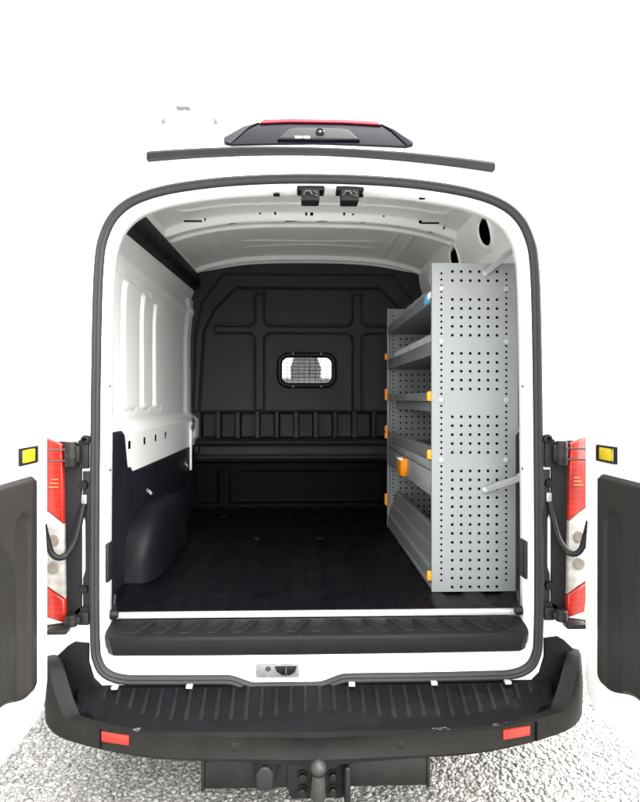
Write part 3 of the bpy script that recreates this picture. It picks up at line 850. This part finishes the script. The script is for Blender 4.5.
def dividers(sh, zb, count, m, hgt):
    first = None
    for i in range(count):
        y = SY0+.16+i*(1.3/count)
        prof = [(SX0+.006,zb+.004),(SX0+.006,zb+.052),(SX0+.012,zb+.066),(SX0+.022,zb+.086),(SX0+.045,zb+.104),(SX0+.08,zb+.118),(SX0+.14,zb+.128),(SX0+.20,zb+hgt),(SX1-.01,zb+hgt),(SX1-.01,zb+.004)]
        if first is None:
            mb = MB(); mb.prism(prof, lambda x,z:(x,y-.0015,z), lambda x,z:(x,y+.0015,z), 0)
            first = mb.build('divider', m, sh); 
        else:
            o = first.copy(); COL.objects.link(o); o.parent = sh; o.location = first.location + Vector((0,i*(1.3/count),0))
dividers(s1,1.925,6,SHELFD,.13); dividers(s2,1.705,6,PALE,.15)
# light fascia under shelf three, seen below the eye line
mb = MB(); mb.box(SX0+.06,SX0+.064,ya,yb,1.440,1.488,.001); mb.build('shelf_fascia', SHELF, rack)
# drawer box
mb = MB(); mb.box(SX0+.001,SX1-.01,ya+.004,yb-.004,1.075,1.182,.003); mb.build('drawer', SHELF, rack)
dw = [o for o in rack.children if o.name.startswith('drawer')][0]
mb = MB(); mb.box(SX0+.001,SX0+.006,ya+.004,yb-.004,1.188,1.228,.002); mb.build('drawer_rail', SHELF, rack)
mb = MB(); yc=1.14
mb.prism([(-.085,.050),(.085,.050),(.085,-.005),(.050,-.052),(-.050,-.052),(-.085,-.005)], lambda a,z:(SX0+.002,yc+a,1.135+z), lambda a,z:(SX0-.034,yc+a*.8,1.130+z*.85), .008, 3)
hd = mb.build('drawer_handle', ORANGE, dw)
mb = MB(); mb.box(SX0-.038,SX0-.004,yc-.062,yc+.062,1.172,1.180,.003); mb.build('label_holder', WHITEP, hd)
# bottom tray with stepped, sloping front
mb = MB()
pr = [(SX0+.002,.690),(SX0+.004,.745),(SX0+.018,.752),(SX0+.030,.812),(SX0+.040,.818),(SX0+.050,.885),(SX0+.064,.897),(SX0+.076,.897),(SX0+.076,.885),(SX0+.058,.875),(SX0+.034,.745),(SX0+.02,.690)]
mb.prism(pr, lambda x,z:(x,ya,z), lambda x,z:(x,yb,z), 0)
mb.box(SX0+.03,SX1-.004,ya,yb,.735,.738,0)
mb.build('bottom_tray', SHELFD, rack, smooth=20)
mb = MB(); mb.box(SX0+.003,SX0+.012,ya,yb,SB,.682,.002); mb.box(SX0-.004,SX0+.02,ya,yb,.683,.688,.001); mb.build('plinth', SHELFD, rack)
# orange clips
clip0 = None
for (y,z) in ((SY0+.022,1.510),(SY1-.022,1.512),(SY1-.022,1.545),(SY0+.022,1.255),(SY1-.022,1.262),(SY1-.022,1.305),(SY0+.022,.725),(SY1-.022,.86),(SY1-.022,.825),(SY1-.022,1.775)):
    if clip0 is None:
        mb = MB(); mb.prism([(-.014,-.018),(.014,-.018),(.018,0),(.014,.020),(-.010,.026),(-.016,.006)], lambda a,c:(SX0+.001,y+a,z+c), lambda a,c:(SX0-.018,y+a*.85,z+c*.85), .004, 2)
        clip0 = mb.build('clip', ORANGE, rack); c0 = (y,z)
    else:
        o = clip0.copy(); COL.objects.link(o); o.parent = rack; o.location = clip0.location + Vector((0,y-c0[0],z-c0[1]))
# blue label on the top lip
mb = MB(); mb.box(SX0-.0015,SX0+.0005,SY0+.05,SY0+.17,1.930,1.972,0); lb = mb.build('sticker', BLUE, s1)
mb = MB(); mb.box(SX0-.0025,SX0-.001,SY0+.02,SY0+.09,1.945,1.972,0); mb.build('sticker', WHITEP, s1)
# pale struts from the panel to the van wall
for (p,q) in (((.735,.392,2.048),(.872,.27,2.17)),((.735,.392,1.105),(.86,.27,1.175))):
    mb = MB(); p=Vector(p); q=Vector(q); d=(q-p).normalized(); sd=Vector((0,0,1)).cross(d).normalized(); up=d.cross(sd)
    M = Matrix.Translation(p) @ Matrix(((d.x,sd.x,up.x,0),(d.y,sd.y,up.y,0),(d.z,sd.z,up.z,0),(0,0,0,1)))
    L_ = (q-p).length
    mb.box(-.012,L_,-.002,.002,-.013,.013,.001,1,M); mb.box(L_-.02,L_+.01,-.012,.012,-.02,.02,.004,2,M)
    mb.box(.02,L_*.8,-.005,-.003,-.004,.004,.001,1,M)
    stt = mb.build('wall_strut', SHELF, rack)
    mb = MB(); mb.lathe([(.013,0),(.013,.006),(.008,.010),(.001,.010)], axis_y(p.x,SY0-.006,p.z), 16); mb.build('bolt', PALE, stt)

# ------------------------------------------------------------------ pale mast beyond the van
MX, MYY = -3.03, 15.25
mast = empty('floodlight_mast', (MX,MYY,0), 'pale thin floodlight mast with a crossarm rising beyond the van roof', 'mast')
mb = MB(); mb.tube([(MX+.05,MYY,0),(MX+.05,MYY,8.9)], [.09,.05], 12); mb.build('pole', MASTM, mast)
mb = MB(); mb.box(MX-.55,MX+.70,MYY-.04,MYY+.04,8.86,8.93,.01); mb.build('crossarm', MASTM, mast)
mb = MB(); mb.box(MX-.28,MX+.12,MYY-.12,MYY+.12,9.16,9.50,.03); bx_ = mb.build('antenna_box', MASTM, mast)
mb = MB(); mb.box(MX-.26,MX+.10,MYY-.10,MYY+.10,9.12,9.157,.01); mb.build('box_base', MASTD, bx_)
mb = MB(); mb.tube([(MX-.05,MYY,8.9),(MX-.05,MYY,9.14)], .03, 8); mb.build('box_stem', MASTM, mast)
for s in (-1,1):
    xx = MX+.08+s*.74
    mb = MB(); mb.prism([(xx-.2*s,8.93),(xx+.2*s,8.98),(xx+.2*s,8.93),(xx-.08*s,8.86)], lambda x,z:(x,MYY-.12,z), lambda x,z:(x,MYY+.12,z), .01)
    fl = mb.build('floodlight', MASTM, mast)
    mb = MB(); mb.box(xx-.06*s-.05,xx-.06*s+.05,MYY-.06,MYY+.06,8.76,8.83,.01); mb.build('light_bracket', MASTD, fl)
mb = MB(); mb.box(MX+.15,MX+.42,MYY-.06,MYY+.06,8.26,8.32,.015); mb.build('side_lamp', MASTD, mast)

# ------------------------------------------------------------------ ground
def ground_mat():
    m = bpy.data.materials.new('limestone_gravel_ground'); m.use_nodes = True
    nt = m.node_tree; N = nt.nodes; L = nt.links; b = N['Principled BSDF']; b.inputs['Roughness'].default_value = .9
    tc = N.new('ShaderNodeTexCoord')
    vo = N.new('ShaderNodeTexVoronoi'); vo.inputs['Scale'].default_value = 45
    L.new(tc.outputs['Object'], vo.inputs['Vector'])
    cr = N.new('ShaderNodeValToRGB'); cr.color_ramp.elements[0].color = (.55,.535,.51,1); cr.color_ramp.elements[1].color = (.84,.825,.79,1)
    sp = N.new('ShaderNodeSeparateColor'); L.new(vo.outputs['Color'], sp.inputs[0]); L.new(sp.outputs[0], cr.inputs[0])
    mr = N.new('ShaderNodeMapRange'); mr.inputs[1].default_value = 0; mr.inputs[2].default_value = .45; mr.inputs[3].default_value = 1; mr.inputs[4].default_value = .55
    L.new(vo.outputs['Distance'], mr.inputs[0])
    mx = N.new('ShaderNodeMix'); mx.data_type='RGBA'; mx.blend_type='MULTIPLY'; mx.inputs[0].default_value=1
    L.new(cr.outputs[0], mx.inputs[6]); L.new(mr.outputs[0], mx.inputs[7]); L.new(mx.outputs[2], b.inputs['Base Color'])
    bp = N.new('ShaderNodeBump'); bp.invert = True; bp.inputs['Strength'].default_value = .8; bp.inputs['Distance'].default_value = .01
    L.new(vo.outputs['Distance'], bp.inputs['Height']); L.new(bp.outputs[0], b.inputs['Normal'])
    return m
def stone_mat():
    m = bpy.data.materials.new('limestone_chip'); m.use_nodes = True
    nt = m.node_tree; N = nt.nodes; L = nt.links; b = N['Principled BSDF']; b.inputs['Roughness'].default_value = .85
    g = N.new('ShaderNodeNewGeometry')
    cr = N.new('ShaderNodeValToRGB'); e = cr.color_ramp.elements
    e[0].color = (.15,.145,.138,1); e[1].color = (.33,.322,.31,1)
    k = e.new(.2); k.color = (.195,.19,.18,1); k = e.new(.6); k.color = (.25,.244,.234,1)
    L.new(g.outputs['Random Per Island'], cr.inputs[0])
    tc = N.new('ShaderNodeTexCoord'); nz = N.new('ShaderNodeTexNoise'); nz.inputs['Scale'].default_value = 160; nz.inputs['Detail'].default_value = 4
    L.new(tc.outputs['Object'], nz.inputs['Vector'])
    mr = N.new('ShaderNodeMapRange'); mr.inputs[1].default_value=.3; mr.inputs[2].default_value=.7; mr.inputs[3].default_value=.8; mr.inputs[4].default_value=1.1
    L.new(nz.outputs['Fac'], mr.inputs[0])
    mx = N.new('ShaderNodeMix'); mx.data_type='RGBA'; mx.blend_type='MULTIPLY'; mx.inputs[0].default_value=1
    L.new(cr.outputs[0], mx.inputs[6]); L.new(mr.outputs[0], mx.inputs[7]); L.new(mx.outputs[2], b.inputs['Base Color'])
    return m
gr = mk('ground', [(-300,-300,-.006),(300,-300,-.006),(300,300,-.006),(-300,300,-.006)], [(0,1,2,3)], ground_mat(), None, smooth=0)
gr['kind'] = 'structure'
t = (1+5**.5)/2
ico = np.array([(-1,t,0),(1,t,0),(-1,-t,0),(1,-t,0),(0,-1,t),(0,1,t),(0,-1,-t),(0,1,-t),(t,0,-1),(t,0,1),(-t,0,-1),(-t,0,1)])/math.hypot(1,t)
icf = np.array([(0,11,5),(0,5,1),(0,1,7),(0,7,10),(0,10,11),(1,5,9),(5,11,4),(11,10,2),(10,7,6),(7,1,8),(3,9,4),(3,4,2),(3,2,6),(3,6,8),(3,8,9),(4,9,5),(2,4,11),(6,2,10),(8,6,7),(9,8,1)])
NS = 70000
cx = rng.uniform(-2.3,2.3,NS); cy = rng.uniform(-.5,1.5,NS)
sz = .0068+.0068*rng.random(NS)**1.5 + .005*(rng.random(NS)>.95)
vv = np.repeat(ico[None],NS,0)*(1+rng.uniform(-.28,.22,(NS,12,1)))
vv *= rng.uniform(.65,1.25,(NS,1,3))
q = rng.normal(size=(NS,4)); q /= np.linalg.norm(q,axis=1)[:,None]
w_,x_,y_,z_ = q.T
Rm = np.stack([np.stack([1-2*(y_*y_+z_*z_),2*(x_*y_-z_*w_),2*(x_*z_+y_*w_)],-1),np.stack([2*(x_*y_+z_*w_),1-2*(x_*x_+z_*z_),2*(y_*z_-x_*w_)],-1),np.stack([2*(x_*z_-y_*w_),2*(y_*z_+x_*w_),1-2*(x_*x_+y_*y_)],-1)],-2)
vv = np.einsum('nij,nkj->nki',Rm,vv)*sz[:,None,None]
vv[:,:,2] *= .62
vv += np.stack([cx,cy,rng.uniform(-.0075,-.001,NS)],-1)[:,None,:]
ff = (icf[None]+np.arange(NS)[:,None,None]*12).reshape(-1,3)
me = bpy.data.meshes.new('gravel'); me.vertices.add(NS*12); me.vertices.foreach_set('co', vv.ravel().astype(np.float32))
me.loops.add(ff.size); me.loops.foreach_set('vertex_index', ff.ravel().astype(np.int32))
me.polygons.add(len(ff)); me.polygons.foreach_set('loop_start',(np.arange(len(ff))*3).astype(np.int32))
me.update(calc_edges=True); me.materials.append(stone_mat()); me.shade_smooth()
go = bpy.data.objects.new('gravel', me); COL.objects.link(go); go['kind'] = 'stuff'; go['label'] = 'pale limestone gravel scattered under and behind the van'; go['category'] = 'gravel'

# ------------------------------------------------------------------ light
ELEV, AZ = R(31), R(82)      # azimuth clockwise from +Y (the way the van points)
S = Vector((math.cos(ELEV)*math.sin(AZ), math.cos(ELEV)*math.cos(AZ), math.sin(ELEV)))
sd = bpy.data.lights.new('sun','SUN'); sd.energy = 5.0; sd.angle = R(.5); sd.color = (1,.955,.88)
so = bpy.data.objects.new('sun', sd); so.rotation_euler = S.to_track_quat('Z','Y').to_euler(); so.location = S*30; COL.objects.link(so)
wd = bpy.data.worlds.new('World'); scene.world = wd; wd.use_nodes = True
nt = wd.node_tree; N = nt.nodes; L = nt.links; bg = N['Background']; bg.inputs['Strength'].default_value = .15
sky = N.new('ShaderNodeTexSky'); sky.sky_type = 'NISHITA'; sky.sun_disc = False; sky.sun_elevation = ELEV; sky.sun_rotation = AZ
sky.dust_density = 4; sky.air_density = 1.2
tc = N.new('ShaderNodeTexCoord'); nz = N.new('ShaderNodeTexNoise'); nz.inputs['Scale'].default_value = 2.2; nz.inputs['Detail'].default_value = 5
L.new(tc.outputs['Generated'], nz.inputs['Vector'])
mr = N.new('ShaderNodeMapRange'); mr.inputs[1].default_value=.25; mr.inputs[2].default_value=.75; mr.inputs[3].default_value=.82; mr.inputs[4].default_value=1
L.new(nz.outputs['Fac'], mr.inputs[0])
mx = N.new('ShaderNodeMix'); mx.data_type='RGBA'
L.new(mr.outputs[0], mx.inputs[0]); L.new(sky.outputs[0], mx.inputs[6]); # bright thin overcast, plus an added glow behind right to light the load bay
vd = N.new('ShaderNodeVectorMath'); vd.operation = 'DOT_PRODUCT'; vd.inputs[1].default_value = Vector((.80,-.40,.45)).normalized()
L.new(tc.outputs['Generated'], vd.inputs[0])
gl = N.new('ShaderNodeMapRange'); gl.interpolation_type = 'SMOOTHSTEP'; gl.inputs[1].default_value = -.25; gl.inputs[2].default_value = 1; gl.inputs[3].default_value = 20; gl.inputs[4].default_value = 98
L.new(vd.outputs['Value'], gl.inputs[0])
cmx = N.new('ShaderNodeMix'); cmx.data_type='RGBA'; cmx.blend_type='MULTIPLY'; cmx.inputs[0].default_value=1; cmx.inputs[6].default_value=(1,.995,.98,1)
L.new(gl.outputs[0], cmx.inputs[7]); L.new(cmx.outputs[2], mx.inputs[7])
L.new(mx.outputs[2], bg.inputs['Color'])

# ------------------------------------------------------------------ camera
cd = bpy.data.cameras.new('camera'); cam = bpy.data.objects.new('camera', cd); COL.objects.link(cam)
cd.sensor_fit = 'HORIZONTAL'; cd.sensor_width = 36; cd.lens = 36*670/640; cd.clip_start = .05; cd.clip_end = 1500
cam.location = (-.0745,-2.5,1.5); cam.rotation_euler = (R(90-.15),0,R(-1.8))
scene.camera = cam
scene.view_settings.view_transform = 'Standard'; scene.view_settings.look = 'None'; scene.view_settings.exposure = 0; scene.view_settings.gamma = 1
scene.cycles.max_bounces = 10; scene.cycles.diffuse_bounces = 6; scene.cycles.transparent_max_bounces = 12
